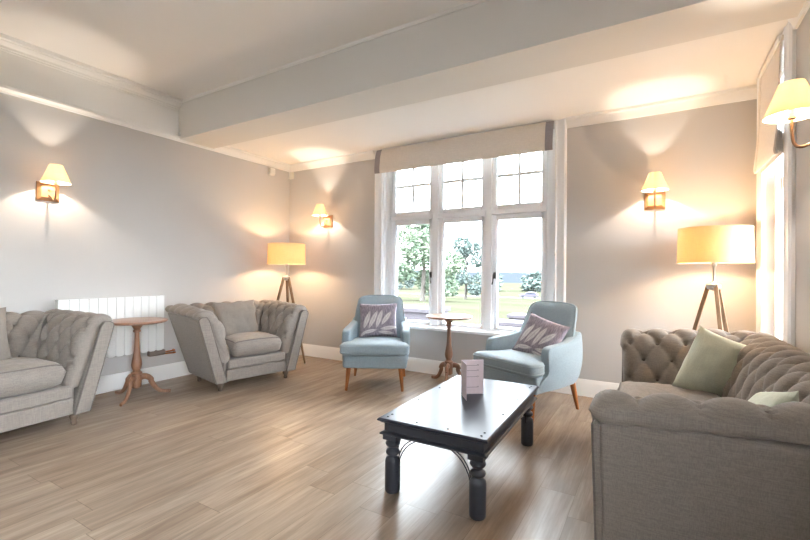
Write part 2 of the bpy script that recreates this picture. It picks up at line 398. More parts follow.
# ------------------------------------------------------------------ windows on the right wall
def side_window(name, y0, y1, z0, z1, lights):
    w = thing(name, None, None, (XR, (y0+y1)/2, z0)); struct(w); L = w.location
    def P(mb, nm, mat, par=w, **k):
        mb.v = [v - L for v in mb.v]; return mb.build(nm, mat, par, **k)
    f = MB(); x0, x1 = XR+.05, XR+.16
    f.box(x0, y0, z0, x1, y0+.05, z1).box(x0, y1-.05, z0, x1, y1, z1).box(x0, y0+.05, z0, x1, y1-.05, z0+.05).box(x0, y0+.05, z1-.05, x1, y1-.05, z1)
    n = lights; pw = (y1-y0-.1)/n; zt = z0+(z1-z0)*.62
    for i in range(1, n): f.box(x0, y0+.05+pw*i-.03, z0+.05, x1, y0+.05+pw*i+.03, z1-.05)
    f.box(x0, y0+.05, zt-.04, x1, y1-.05, zt+.04); P(f, 'window_frame', M['frame'], bevel=.005)
    for i in range(n):
        for a, b in ((z0+.05, zt-.04), (zt+.04, z1-.05)):
            P(MB().box(XR+.1, y0+.05+pw*i, a, XR+.105, y0+.05+pw*(i+1), b), 'pane', M['glass'])
    a = MB()
    pr = [(0, 0), (.17, 0), (.17, -.018), (.15, -.03), (.12, -.022), (.04, -.018), (.02, -.026), (0, -.022)]
    for yy, s in ((y0, -1), (y1, 1)): a.prism([(XR+q, yy+s*p) for p, q in pr], .165, 2.74 if z1 > 2.6 else z1+.14, 'z')
    a.box(XR-.02, y0, z1, XR, y1, 2.74 if z1 > 2.6 else z1+.14)
    P(a, 'architrave', M['frame'], ang=25)
    P(MB().box(XR-.05, y0-.17, z0-.03, XR+.07, y1+.17, z0+.004), 'window_sill', M['frame'], bevel=.006)
    return w
side_window('window_2', RY0, RY1, RZ0, RZ1, 1)
side_window('fill_window', -5.9, -4.0, .55, 2.5, 2)  # added out of view as daylight fill
def blind_right():
    ya, yb = -.985, -.36
    t = thing('roman_blind', 'cream roman blind half lowered over the narrow window on the right wall', 'blind', (XR, (ya+yb)/2, 1.96))
    y0, y1 = ya-t.location.y, yb-t.location.y
    face = [(-.032, .74), (-.042, .68), (-.046, .55), (-.050, .35), (-.056, .2), (-.066, .09), (-.074, .02), (-.066, 0)]
    fs = smooth_poly(face, 2); poly = fs + [(x+.007, z) for x, z in reversed(fs)]
    MB().prism(poly, y0, y1, 'y').build('face_fabric', M['blind'], t, ang=40)
    fo = MB()
    for i in range(4):
        x = -.056+i*.011; zt = .17-.012*i; zb = .0+.008*(i % 2)
        fo.prism(smooth_poly([(x, zt), (x-.006, zb+.03), (x, zb), (x+.006, zb), (x+.009, zb+.03), (x+.005, zt)], 1, True), y0+.004, y1-.01, 'y')
    fo.build('fold', M['foldtape'], t, ang=40)
    tape = [(x-.003, z) for x, z in fs] + [(x+.002, z) for x, z in reversed(fs)]
    for a, b in ((y0-.002, y0+.06), (y1-.06, y1+.002)): MB().prism(tape, a, b, 'y').build('side_tape', M['blind'], t, ang=40)
    MB().box(-.05, y0+.01, .71, -.004, y1-.01, .745).build('head_rail', M['white'], t, bevel=.003)
    MB().tube([(-.03, y0+.02, .76), (-.03, y0+.02, 0), (-.03, y0+.02, -.45)], .0025, 6).build('pull_cord', M['plastic'], t)
blind_right()

# ------------------------------------------------------------------ tufted sofas
PROF = [(-.015, .28), (-.012, .36), (.008, .48), (.045, .61), (.082, .70), (.13, .757), (.19, .790), (.255, .796), (.315, .776), (.340, .738), (.324, .703), (.29, .694)]
HA, HB = .0825, .13
def pad_profile():
    pts = smooth_poly(PROF, 2); return resample(pts, .0105)
PP, PLEN = pad_profile()
_i0 = min(range(len(PP)), key=lambda i: abs(PP[i][1]-.725) + (10 if PP[i][0] > .2 else 0)); T0 = PLEN*_i0/(len(PP)-1)
NORM = []
for i, p in enumerate(PP):
    a, b = PP[max(0, i-1)], PP[min(len(PP)-1, i+1)]; d = Vector((b[0]-a[0], b[1]-a[1])).normalized(); NORM.append(Vector((-d.y, d.x)))   # away from the padding
def tuft(a, b, bmax=1):
    bb_ = min(b, bmax)
    x = abs(math.sin(PI*(a+bb_)/2)*math.sin(PI*(a-bb_)/2))
    if b > bmax:
        x = min(1, abs(math.sin(PI*(a-bmax)/2))**1.2)
    return x
def tuft_pad(yb, length, ph, mitre0, mitre1, amp=.036, front0=False):
    """profile swept along s in [0,length] at u=0; the ends grow with u where mitred.  returns (s,u,z) verts"""
    mb = MB(); n = len(PP); ns = max(12, round(length/.0105))
    def fn(j, i):
        u, z = PP[j]; s0 = -u if mitre0 else -OVER*min(1, max(0, (z-.66)/.05)); s1 = length + (u if mitre1 else 0)
        s = s0 + (s1-s0)*i/ns; tt = PLEN*j/(n-1)
        a = (s-ph)/HA; b = (tt-T0)/HB
        q = tuft(a, b)
        d = -amp + amp*min(1, q)**.42
        ai, bi = round(a), round(b)
        if b < 1.05:
            best = min((math.hypot((a-x)*HA, (b-y)*HB) for x in range(math.floor(a)-1, math.floor(a)+3) for y in range(math.floor(b)-1, math.floor(b)+3) if (x+y) % 2 == 0 and y <= 1), default=1)
            d -= .034*math.exp(-(best/.018)**2)
        edge = 1 - min(1, max(0, (tt-(PLEN-.13))/.10))*.85
        edge *= min(1, tt/.06)
        d *= edge
        if not mitre0 and s-s0 < .055: d = d - .040*(1-math.sqrt(max(0, 1-(1-(s-s0)/.055)**2)))
        if not mitre1 and s > length-.035: d = d - .028*(1-math.sqrt(max(0, 1-(1-(length-s)/.035)**2)))
        nn = NORM[j]
        return (s, u+nn.x*d, z+nn.y*d)
    mb.grid(fn, n, ns+1)
    # close behind (hidden inside the frame) and the ends
    base = len(mb.v)
    clos = [(.225, .66), (.155, .50), (.08, .28)]
    for i in range(ns+1):
        for u, z in clos:
            s0 = -u if mitre0 else (.012 if z < .62 else .0); s1 = length + (u if mitre1 else -.004); mb.v.append(Vector((s0+(s1-s0)*i/ns, u, z)))
    m = len(clos)
    for i in range(ns):
        A = [i*n+n-1] + [base+i*m+k for k in range(m)] + [i*n]; B = [(i+1)*n+n-1] + [base+(i+1)*m+k for k in range(m)] + [(i+1)*n]
        for k in range(len(A)-1): mb.f.append([A[k], A[k+1], B[k+1], B[k]])
    for i in (0, ns): mb.f.append([i*n+j for j in range(n)] + [base+i*m+k for k in range(m)])
    return mb
def button_spots(length, ph, mitre0, mitre1, rows=(1, 0, -1, -2)):
    out = []
    for b in rows:
        tt = T0 + b*HB
        if tt < .1 or tt > PLEN: continue
        j = round(tt/PLEN*(len(PP)-1)); u, z = PP[j]; nn = NORM[j]
        s0 = (-u if mitre0 else 0)+.05; s1 = length+(u if mitre1 else 0)-.05
        for a in range(-40, 80):
            if (a+b) % 2: continue
            s = ph+a*HA
            if s0 <= s <= s1: out.append((s, u-nn.x*.056, z-nn.y*.056, nn))
    return out
SLAB = [(.035, .085), (.15, .085), (.318, .696), (.30, .712), (.22, .712)]
BTN = None
RISE = .025
OVER = .0
def rise(v, yb):
    return Vector((v[0], v[1], v[2] + RISE*min(1, max(0, v[1]/yb))*min(1, max(0, (v[2]-.3)/.4))))
def pillow_mesh(w, h, th, n=25, seed=0, plump=.45):
    mb = MB(); rnd = random.Random(seed); ox = rnd.random()*10
    pts = {}
    for side in (1, -1):
        def fn(i, j):
            u, v = -1+2*i/(n-1), -1+2*j/(n-1)
            e = (1-u*u)*(1-v*v); z = th*.5*max(0, e)**plump
            k = 1-.055*(1-abs(u))*0
            x = u*w/2*(1-.07*(1-v*v)*abs(u)**4 ); y = v*h/2*(1-.07*(1-u*u)*abs(v)**4)
            wr = (noise.noise(Vector((u*2.2+ox, v*2.2, side*3.)))*.35+noise.noise(Vector((u*5+ox, v*5, side*7.)))*.12)*th*.22*min(1, e*4)
            return (x, y, side*z + wr*side)
        mb.grid(fn, n, n)
    return mb
def add_uv(o, w, h):
    me = o.data; uv = me.uv_layers.new(name='UVMap')
    for l in me.loops:
        c = me.vertices[l.vertex_index].co; uv.data[l.index].uv = (c.x/w+.5, c.y/h+.5)
def orient(o, center, right, up):
    r = Vector(right).normalized(); u = (Vector(up) - r*Vector(up).dot(r)).normalized(); n = r.cross(u)
    m = Matrix((r, u, n)).transposed().to_4x4(); m.translation = Vector(center); o.matrix_world = m; return o

def button_mesh():
    global BTN
    if BTN is None:
        m = MB().lathe([(.001, .006), (.006, .0052), (.010, .003), (.0115, 0), (.010, -.004), (.004, -.006)], n=12)
        o = m.build('button', M['sofa2']); BTN = o.data; bpy.data.objects.remove(o)
    return BTN
def put_button(par, loc, nrm):
    o = bpy.data.objects.new('button', button_mesh()); COL.objects.link(o); o.parent = par; o.location = loc
    o.rotation_mode = 'QUATERNION'; o.rotation_quaternion = Vector((0, 0, 1)).rotation_difference(Vector(nrm)); return o

def chesterfield(name, label, cat, loc, rz, Wi, ncush, group=None, hide=(), yb=.525):
    """local: front centre on the floor at the origin, sofa faces -Y; Wi = half the seat width"""
    t = thing(name, label, cat, loc, rz, group)
    Wb = Wi+.15
    # frame
    b = MB().box(-Wi-.06, .03, .095, Wi+.06, yb+.10, .30); b.build('seat_frame', M['sofa'], t, bevel=.01)
    MB().box(-Wi-.042, -.004, .092, Wi+.042, .06, .205).build('lower_rail', M['sofa'], t, bevel=.012, seg=3)
    MB().box(-Wi-.03, -.016, .208, Wi+.03, .06, .302).build('front_rail', M['sofa'], t, bevel=.022, seg=4)
    rows = (1, 0, -1, -2)
    for sd in (1, -1):
        # s runs from the front (0) to the back corner
        mb = tuft_pad(yb, yb, .04, False, True)
        mb.v = [Vector((sd*(Wi+v.y), v.x, v.z)) for v in mb.v]
        mb.v = [rise(v, yb) for v in mb.v]
        arm = mb.build('armrest', M['sofa'], t, ang=60)
        if sd not in hide:
            for s, u, z, nn in button_spots(yb, .04, False, True, rows): put_button(arm, rise((sd*(Wi+u), s, z), yb), (sd*nn.x, 0, nn.y))
        sp = MB().prism([(sd*(Wi+u), z) for u, z in SLAB], .012, lambda p: yb+abs(p[0])-Wi, 'y')
        sp.v = [rise(v, yb) for v in sp.v]
        side = sp.build('side_panel', M['sofa'], t, bevel=.012, seg=3)
        fpp = [(.040, .088), (.147, .088), (.312, .697), (.205, .697)] if OVER else [(.040, .088), (.147, .088), (.318, .70), (.312, .722), (.285, .736), (.245, .738), (.218, .70)]
        fp = MB().prism([(sd*(Wi+u), z) for u, z in fpp], -.012 if OVER else -.022, .016, 'y')
        fpo = fp.build('front_panel', M['sofa'], t, bevel=.008, seg=3)
        pl = [(.042, .09), (.207, .694), (.310, .694), (.146, .09)] if OVER else [(.042, .09), (.219, .70), (.247, .736), (.284, .734), (.310, .720), (.316, .70), (.146, .09)]
        MB().tube([(sd*(Wi+u), -.010 if OVER else -.020, z) for u, z in pl], .0045, 6).build('piping', M['sofa2'], fpo)
    mb = tuft_pad(yb, 2*Wi, (Wi % (2*HA)), True, True)
    mb.v = [Vector((v.x-Wi, yb+v.y, v.z)) for v in mb.v]
    mb.v = [rise((v.x, yb+.01, v.z), yb)*1 + Vector((0, v.y-yb-.01, 0)) for v in mb.v]
    bk = mb.build('backrest', M['sofa'], t, ang=60)
    for s, u, z, nn in button_spots(2*Wi, (Wi % (2*HA)), True, True, rows): put_button(bk, rise((s-Wi, yb+u, z), yb) if u > -.01 else (s-Wi, yb+u, z), (0, nn.x, nn.y))
    bp = MB().prism([(yb+u, z) for u, z in SLAB], lambda p: -(Wi+p[0]-yb), lambda p: Wi+p[0]-yb, 'x'); bp.v = [rise(v, yb) for v in bp.v]
    bp.build('back_panel', M['sofa'], t, bevel=.012, seg=3)
    cw = 2*(Wi-.008)/ncush
    for k in range(ncush):
        x0 = -Wi+.008+cw*k; x1 = x0+cw
        c = MB(); nx, ny = 22, 22; xm, ym = (x0+x1)/2, (yb-.02)/2
        def fn(i, j, top):
            u, v = -1+2*i/(nx-1), -1+2*j/(ny-1)
            e = (1-abs(u)**9)*(1-abs(v)**9); ee = (1-u*u)*(1-v*v)
            wv = noise.noise(Vector((u*1.7+k*5+Wi*9, v*4, 0)))*.008*e
            zt = .408 + .076*max(0, e)**.42 + .030*ee + wv
            zb = .408 - .104*max(0, e)**.3
            rr_ = 1-.03*max(0, abs(u)+abs(v)-1.6)
            return (xm+u*(cw/2-.002)*rr_, ym+v*((yb+.03)/2+.010)*rr_, zt if top else zb)
        c.grid(lambda i, j: fn(i, j, True), nx, ny); c.grid(lambda i, j: fn(i, j, False), nx, ny)
        co = c.build('seat_cushion', M['sofa'], t, ang=60)
        ring = []
        for i in range(1, nx-1): ring.append(fn(i, 1, True))
        for j in range(2, ny-1): ring.append(fn(nx-2, j, True))
        for i in range(nx-3, 0, -1): ring.append(fn(i, ny-2, True))
        for j in range(ny-3, 0, -1): ring.append(fn(1, j, True))
        MB().tube(ring, .005, 6, cap=False).build('piping', M['sofa2'], co)
    for sx in (-1, 1):
        for y in (.06, yb+.06):
            MB().lathe([(.018, 0), (.022, .012), (.019, .03), (.028, .05), (.033, .062), (.028, .075), (.036, .083), (.036, .096)], (sx*(Wi+.075), y, 0), 16).build('foot', M['foot'], t)
    return t
snug = chesterfield('armchair', 'wide grey buttoned armchair beside the tripod lamp in the far left corner', 'armchair', (1.04, -1.43, 0), R(77.5), .288, 1)
RISE = .008
sofaL = chesterfield('sofa', 'grey buttoned sofa cut off by the left edge, beside the radiator', 'sofa', (.895, -3.75, 0), R(95.5), .74, 2, hide=(-1,), yb=.455)
sofaL.scale.z = 1.06; snug.scale.z = 1.02
RISE = .038; OVER = .024
sofaR = chesterfield('sofa', 'large grey buttoned sofa under the right window, with green cushions on it', 'sofa', (4.44, -1.90, 0), R(-89.3), .705, 2)

def pillow(name, label, w, h, th, mat, center, right, up, seed, group=None, piping=None):
    o = pillow_mesh(w, h, th, seed=seed).build(name, mat, ang=80); add_uv(o, w, h); orient(o, center, right, up)
    return tag(o, label, 'cushion', group)
def loc2w(t, p):
    c, s = math.cos(t.rotation_euler.z), math.sin(t.rotation_euler.z); return Vector((t.location.x+c*p[0]-s*p[1], t.location.y+s*p[0]+c*p[1], t.location.z+p[2]))
def dirw(t, p): return loc2w(t, p)-t.location
pillow('back_cushion', 'plain grey cushion leaning back on the wide corner armchair', .48, .42, .17, M['sofacushion'], loc2w(snug, (-.05, .385, .66)), dirw(snug, (1, .05, .02)), dirw(snug, (0, .30, 1)), 3)
pillow('back_cushion', 'plain grey cushion on the sofa at the left edge', .50, .44, .17, M['sofacushion'], loc2w(sofaL, (.29, .36, .70)), dirw(sofaL, (1, .0, .0)), dirw(sofaL, (0, .30, 1)), 4)
pillow('scatter_cushion', 'sage green cushion propped in the far corner of the right sofa', .41, .41, .15, M['green'], Vector((4.945, -1.26, .625)), (.80, .48, -.34), (.47, .12, .87), 5)
pillow('scatter_cushion', 'sage green cushion mostly hidden behind the near arm of the right sofa', .37, .35, .13, M['green'], Vector((4.925, -2.555, .64)), (0.05, -1, .25), (.42, 0, .9), 6)

# ------------------------------------------------------------------ blue armchairs
def blue_chair(label, loc, rz):
    t = thing('armchair', label, 'armchair', loc, rz)
    # base under the cushion: plan polygon narrower at the back
    plan = smooth_poly([(-.31, -.335), (.31, -.335), (.328, -.29), (.285, .30), (-.285, .30), (-.328, -.29)], 1, True)
    MB().prism(plan, .225, .365, 'z').build('seat_frame', M['blue'], t, bevel=.02, seg=3)
    # T-shaped seat cushion
    n = 30
    outl = smooth_poly([(-.29, -.40), (.29, -.40), (.340, -.38), (.350, -.30), (.33, -.215), (.275, -.19), (.262, .20), (-.262, .20), (-.275, -.19), (-.33, -.215), (-.350, -.30), (-.340, -.38)], 2, True)
    c = MB(); levels = [(.0, .368), (.55, .366), (.93, .368), (.99, .380), (1.0, .395), (1.0, .445), (.985, .463), (.94, .474), (.75, .484), (.4, .492), (.0, .494)]
    m = len(outl); cy = -.12
    for k, z in levels:
        for x, y in outl: c.v.append(Vector((x*k, cy+(y-cy)*k, z)))
    for j in range(len(levels)-1):
        for i in range(m): c.f.append([j*m+i, j*m+(i+1) % m, (j+1)*m+(i+1) % m, (j+1)*m+i])
    co = c.build('seat_cushion', M['blue'], t, ang=60)
    for z in (.395, .452): MB().tube([(x, y, z) for x, y in outl]+[(outl[0][0], outl[0][1], z)], .004, 6, cap=False).build('piping', M['blue'], co)
    # back: shield with soft shoulders, reclined, slightly hollow
    H0, H1 = .36, .925
    def halfw(z):
        k = (z-H0)/(H1-H0)
        return .292-.0*k-.048*max(0, (k-.35)/.65)**1.2
    nu, nv = 23, 26
    def bfn(front):
        def fn(i, j):
            u = -1+2*i/(nu-1); k = j/(nv-1); z = H0+(H1-H0)*k; w = halfw(z)
            sh = max(0, (k-.90)/.10); w *= 1-.085*sh**2.5
            zz = z - .012*abs(u)**6*min(1, k*2) - .012*u*u*sh
            lean = .16+.185*k+.02*k*k
            hollow = -.055*abs(u)**2.6*(1-.45*k)
            th = .10*(1-abs(u)**8*.5)*(1-.35*k)
            edge = (1-max(0, (k-.9)/.1)**2*.75)*(1-abs(u)**14*.8)
            th *= edge
            y = lean+hollow
            puff = .022*(1-u*u)*(math.sin(PI*min(1, k*1.02)))**.6
            return (u*w, (y-th*.5-puff) if front else (y+th*.5+.02), zz)
        return fn
    bk = MB().grid(bfn(True), nu, nv).grid(bfn(False), nu, nv)
    n0 = nu*nv
    for j in range(nv-1):
        for e in (0, nu-1): bk.f.append([j*nu+e, (j+1)*nu+e, n0+(j+1)*nu+e, n0+j*nu+e])
    for i in range(nu-1):
        for e in (0, nv-1): bk.f.append([e*nu+i, e*nu+i+1, n0+e*nu+i+1, n0+e*nu+i])
    bo = bk.build('backrest', M['blue'], t, ang=70)
    edge = [bfn(True)(0, j) for j in range(2, nv)] + [bfn(True)(i, nv-1) for i in range(1, nu)] + [bfn(True)(nu-1, j) for j in range(nv-2, 1, -1)]
    MB().tube([(x*1.005, y-.002, z) for x, y, z in edge], .0045, 6).build('piping', M['blue'], bo)
    # arms: side slabs whose top runs forward from the back
    for sd in (1, -1):
        a = MB()
        side = [(-.19, .37), (-.205, .48), (-.205, .55), (-.185, .582), (-.14, .594), (0, .602), (.12, .615), (.22, .645), (.30, .69), (.345, .66), (.335, .45), (.315, .23), (.10, .226), (-.20, .226), (-.30, .232), (-.275, .33)]
        sp = smooth_poly(side, 2, True); m = len(sp); prof = [(.262, .012), (.268, .003), (.28, 0), (.318, 0), (.334, .006), (.340, .016)]
        cyy, czz = .05, .43
        for x, ins in prof:
            for y, z in sp:
                d = Vector((y-cyy, z-czz)); l = d.length; q = d*(1-ins/l)
                yy = cyy+q.x; fl = .0
                xx = x - max(0, yy-.0)*.125 - max(0, .42-z)*.10
                xx += .012*math.sin(PI*min(1, max(0, (z-.25)/.4)))
                a.v.append(Vector((sd*xx, yy, czz+q.y)))
        for j in range(len(prof)-1):
            for i in range(m): a.f.append([j*m+i, j*m+(i+1) % m, (j+1)*m+(i+1) % m, (j+1)*m+i])
        a.f.append(list(range(m))); a.f.append([(len(prof)-1)*m+i for i in range(m)])
        ao = a.build('armrest', M['blue'], t, ang=50)
        ring = [a.v[(len(prof)-2)*m+i] for i in range(m) if sp[i][1] > .34 and sp[i][0] < .19]
        ring = [Vector((v.x+sd*.003, v.y, v.z)) for v in ring]
        # start the run of piping at the low front corner
        k0 = next((i for i in range(len(ring)) if (ring[i]-ring[i-1]).length > .1), 0); ring = ring[k0:]+ring[:k0]
        MB().tube(ring, .004, 6).build('piping', M['blue'], ao)
    for sx, y, dy in ((-1, -.285, -.03), (1, -.285, -.03), (-1, .245, .05), (1, .245, .05)):
        MB().tube([(sx*.262, y, .24), (sx*.272, y+dy*.5, .12), (sx*.283, y+dy, 0)], [.026, .02, .013], 14).build('leg', M['leg'], t)
    return t
chL = blue_chair('pale blue armchair left of the window table, facing the room', (2.045, -.685, 0), R(29))
chR = blue_chair('pale blue armchair behind the coffee table, right of the window table', (3.655, -.62, 0), R(-25))
pillow('scatter_cushion', 'square leaf-print cushion upright on the left blue armchair', .42, .38, .12, M['leaf'], loc2w(chL, (.0, .07, .665)), dirw(chL, (1, 0, .03)), dirw(chL, (0, .30, 1)), 8)
pillow('scatter_cushion', 'leaf-print cushion lying tilted on its corner in the right blue armchair', .41, .39, .12, M['leaf'], loc2w(chR, (.085, .03, .615)), dirw(chR, (.90, .05, -.22)), dirw(chR, (.40, .46, .82)), 9)

# ------------------------------------------------------------------ tripod side tables
def side_table(label, loc, rz, r, fr=1.0):
    t = thing('side_table', label, 'side table', loc, rz)
    MB().lathe([(r-.03, .700), (r-.012, .703), (r, .712), (r, .719), (r-.006, .726), (r-.02, .729), (.001, .729)], n=56).build('table_top', M['oaktop'], t, ang=30)
    MB().lathe([(.03, .09), (.042, .10), (.044, .20), (.040, .215), (.046, .222), (.046, .236), (.034, .244), (.030, .256), (.040, .28), (.045, .31), (.040, .345), (.028, .41), (.022, .50), (.020, .58), (.021, .61), (.032, .618), (.032, .63), (.024, .638), (.034, .655), (.045, .672), (.05, .69), (.075, .70)], n=24).build('column', M['oak'], t, ang=40)
    for k in range(3):
        a = 2*PI*k/3; c, s = math.cos(a), math.sin(a)
        pts = smooth_poly([(.02, .185), (.07, .195), (.115, .165), (.15, .10), (.19, .045), (.245, .022), (.292, .02), (.308, .016)], 2)
        n = len(pts); rs = []
        for i in range(n):
            k_ = i/(n-1); rs.append(.032-.016*min(1, k_*1.35)+(.006 if k_ > .9 else 0))
        rs = [min(r_, max(.012, pts[i][1]-.001)) if pts[i][1] < .05 else r_ for i, r_ in enumerate(rs)]
        MB().tube([(c*p*(1 if p < .12 else fr), s*p*(1 if p < .12 else fr), z) for p, z in pts], rs, 12, flat=.75).build('leg', M['oak'], t, ang=60)
    return t
side_table('round wooden tripod table in front of the radiator', (.435, -2.325, 0), R(-51), .255, .92)
side_table('round wooden tripod table under the big window, between the blue armchairs', (2.70, -.275, 0), R(-76), .25, .80)

# ------------------------------------------------------------------ coffee table
def coffee_table():
    t = thing('coffee_table', 'low black studded wooden coffee table with bulbous legs in the middle', 'coffee table', (3.622, -1.985, 0), R(1.2))
    w, l, h = .312, .562, .405
    def ring(o): return [(-w+o, -l+o), (w-o, -l+o), (w-o, l-o), (-w+o, l-o)]
    def stack(levels, nm, **k):
        mb = MB()
        for o, z in levels: mb.v += [Vector((x, y, z)) for x, y in ring(o)]
        for j in range(len(levels)-1):
            for i in range(4): mb.f.append([j*4+i, j*4+(i+1) % 4, (j+1)*4+(i+1) % 4, (j+1)*4+i])
        mb.f.append([3, 2, 1, 0]); mb.f.append([(len(levels)-1)*4+i for i in range(4)])
        return mb.build(nm, M['table'] if nm == 'table_top' else M['tableleg'], t, **k)
    top = stack([(.018, .378), (.012, .384), (.006, .388), (.0, .392), (.0, .397), (.008, .405)], 'table_top', bevel=.002)
    stack([(.030, .326), (.030, .380)], 'apron', bevel=.003)
    stack([(.030, .332), (.018, .328), (.010, .322), (.010, .316), (.024, .310)], 'lower_moulding', bevel=.002)
    # studs along the board edge
    sp = []
    for k in range(4): y = -l+.09+k*(2*l-.18)/3; sp += [(-w+.045, y), (w-.045, y)]
    for k in (1, 2): x = -w+.045+k*(2*w-.09)/3; sp += [(x, -l+.045), (x, l-.045)]
    sp += [(sx*(w-.045), sy*(l-.045)) for sx in (-1, 1) for sy in (-1, 1)]
    for x, y in sp: MB().lathe([(.007, .405), (.006, .407), (.003, .4085), (.001, .409)], (x, y, 0), 12).build('stud', M['iron'], top)
    prof = [(.036, 0), (.041, .008), (.042, .03), (.042, .165), (.038, .182), (.026, .192), (.024, .197), (.036, .206), (.039, .216), (.034, .228), (.022, .236), (.022, .242), (.036, .252), (.041, .263), (.036, .275), (.026, .283), (.03, .290)]
    for sx in (-1, 1):
        for sy in (-1, 1):
            x, y = sx*(w-.068), sy*(l-.058)
            lg = MB().lathe(prof, (x, y, 0), 24); lg.box(x-.040, y-.040, .288, x+.040, y+.040, .316)
            lg.build('leg', M['tableleg'], t, ang=40)
            for ax, (dx, dy) in (('x', (-sx, 0)), ('y', (0, -sy))):
                for q in (0, .034):
                    R0 = .135+q; pts = []
                    for i in range(9):
                        a = i/8*PI/2
                        d = .034 + (R0)*(1-math.cos(a)); z = .31-(R0)*1.15*(1-math.sin(a))
                        pts.append((x+dx*d, y+dy*d, z))
                    MB().tube(pts, .0032, 6).build('iron_brace', M['iron'], t)
    return t
ct = coffee_table()
def menu_card():
    A = Vector((3.535, -1.895, .4055)); d1 = Vector((.126, .092, 0)).normalized(); d2 = Vector((.085, -.117, 0)).normalized()
    t = thing('menu_card', 'folded pale pink menu card standing open on the black coffee table', 'menu card', A)
    def panel(d, w, name):
        n = Vector((-d.y, d.x, 0)); mb = MB(); h = .222
        a, b = Vector((0,0,0)), d*w
        q = n*.0009
        mb.add([a-q, b-q, b+q, a+q] + [v+Vector((0,0,h)) for v in (a-q, b-q, b+q, a+q)], [(0,3,2,1),(4,5,6,7),(0,1,5,4),(1,2,6,5),(2,3,7,6),(3,0,4,7)])
        return mb.build(name, M['paper'], t)
    p1 = panel(d1, .148, 'front_page'); panel(d2, .148, 'side_page')
    n = Vector((d1.y, -d1.x, 0))*.0016
    def line(x0, x1, z0, z1, bend=0):
        a, b = d1*x0+n, d1*x1+n; e = n*.25
        mb = MB().add([a+Vector((0,0,z0)), b+Vector((0,0,z0+bend)), b+Vector((0,0,z1+bend)), a+Vector((0,0,z1))]+[a-e+Vector((0,0,z0)), b-e+Vector((0,0,z0+bend)), b-e+Vector((0,0,z1+bend)), a-e+Vector((0,0,z1))], [(0,1,2,3),(4,7,6,5),(0,4,5,1),(1,5,6,2),(2,6,7,3),(3,7,4,0)])
        return mb
    for z, x0, x1 in ((.184, .025, .115), (.150, .03, .115), (.110, .02, .115), (.042, .03, .115)):
        ln = line(x0, x1-.012, z, z+.0022)
        ln2 = line(x1-.012, x1-.004, z+.001, z+.004, .004); ln.add(ln2.v, ln2.f); ln3 = line(x1-.006, x1+.002, z-.004, z-.001, .010); ln.add(ln3.v, ln3.f)
        ln.build('printed_line', M['ink'], p1)
menu_card()

# ------------------------------------------------------------------ radiator
def radiator():
    y0, y1, z0, z1 = -2.81, -1.885, .345, .925
    t = thing('radiator', 'white ribbed radiator on the left wall behind the tripod table', 'radiator', (.0, (y0+y1)/2, z0))
    a, b = y0-t.location.y, y1-t.location.y; n = 12; w = (b-a)/n; H = z1-z0
    f = MB()
    for i in range(n):
        q = a+w*i; s = .0018
        f.prism(smooth_poly([(q+s, .012), (q+w*.25, .0), (q+w*.75, .0), (q+w-s, .012), (q+w-s, H), (q+s, H)], 0), .078, .10, 'x')
    f.build('front_fin', M['radiator'], t, bevel=.002)
    MB().box(.035, a+.004, .012, .082, b-.004, H-.004).build('body', M['radiator'], t, bevel=.004)
    MB().box(.03, a-.006, .01, .10, a+.003, H+.002).build('end_cap', M['radiator'], t, bevel=.003)
    MB().box(.03, b-.003, .01, .10, b+.006, H+.002).build('end_cap', M['radiator'], t, bevel=.003)
    for y in (a+.18, b-.18): MB().box(.002, y-.02, .1, .04, y+.02, H-.1).build('wall_bracket', M['radiator'], t)
    MB().box(.04, b-.14, -.055, .095, b+.03, .0).build('thermostat', M['valve'], t, bevel=.012, seg=3)
    MB().tube([(.06, b+.02, -.03), (.06, b+.12, -.03), (.055, b+.15, -.03), (.03, b+.16, -.03), (.004, b+.16, -.03)], .008, 10).build('pipe', M['copper'], t)
    MB().tube([(.045, b-.05, -.045), (.045, b+.14, -.06), (.04, b+.165, -.06), (.02, b+.17, -.06), (.004, b+.17, -.06)], .008, 10).build('pipe', M['copper'], t)
radiator()

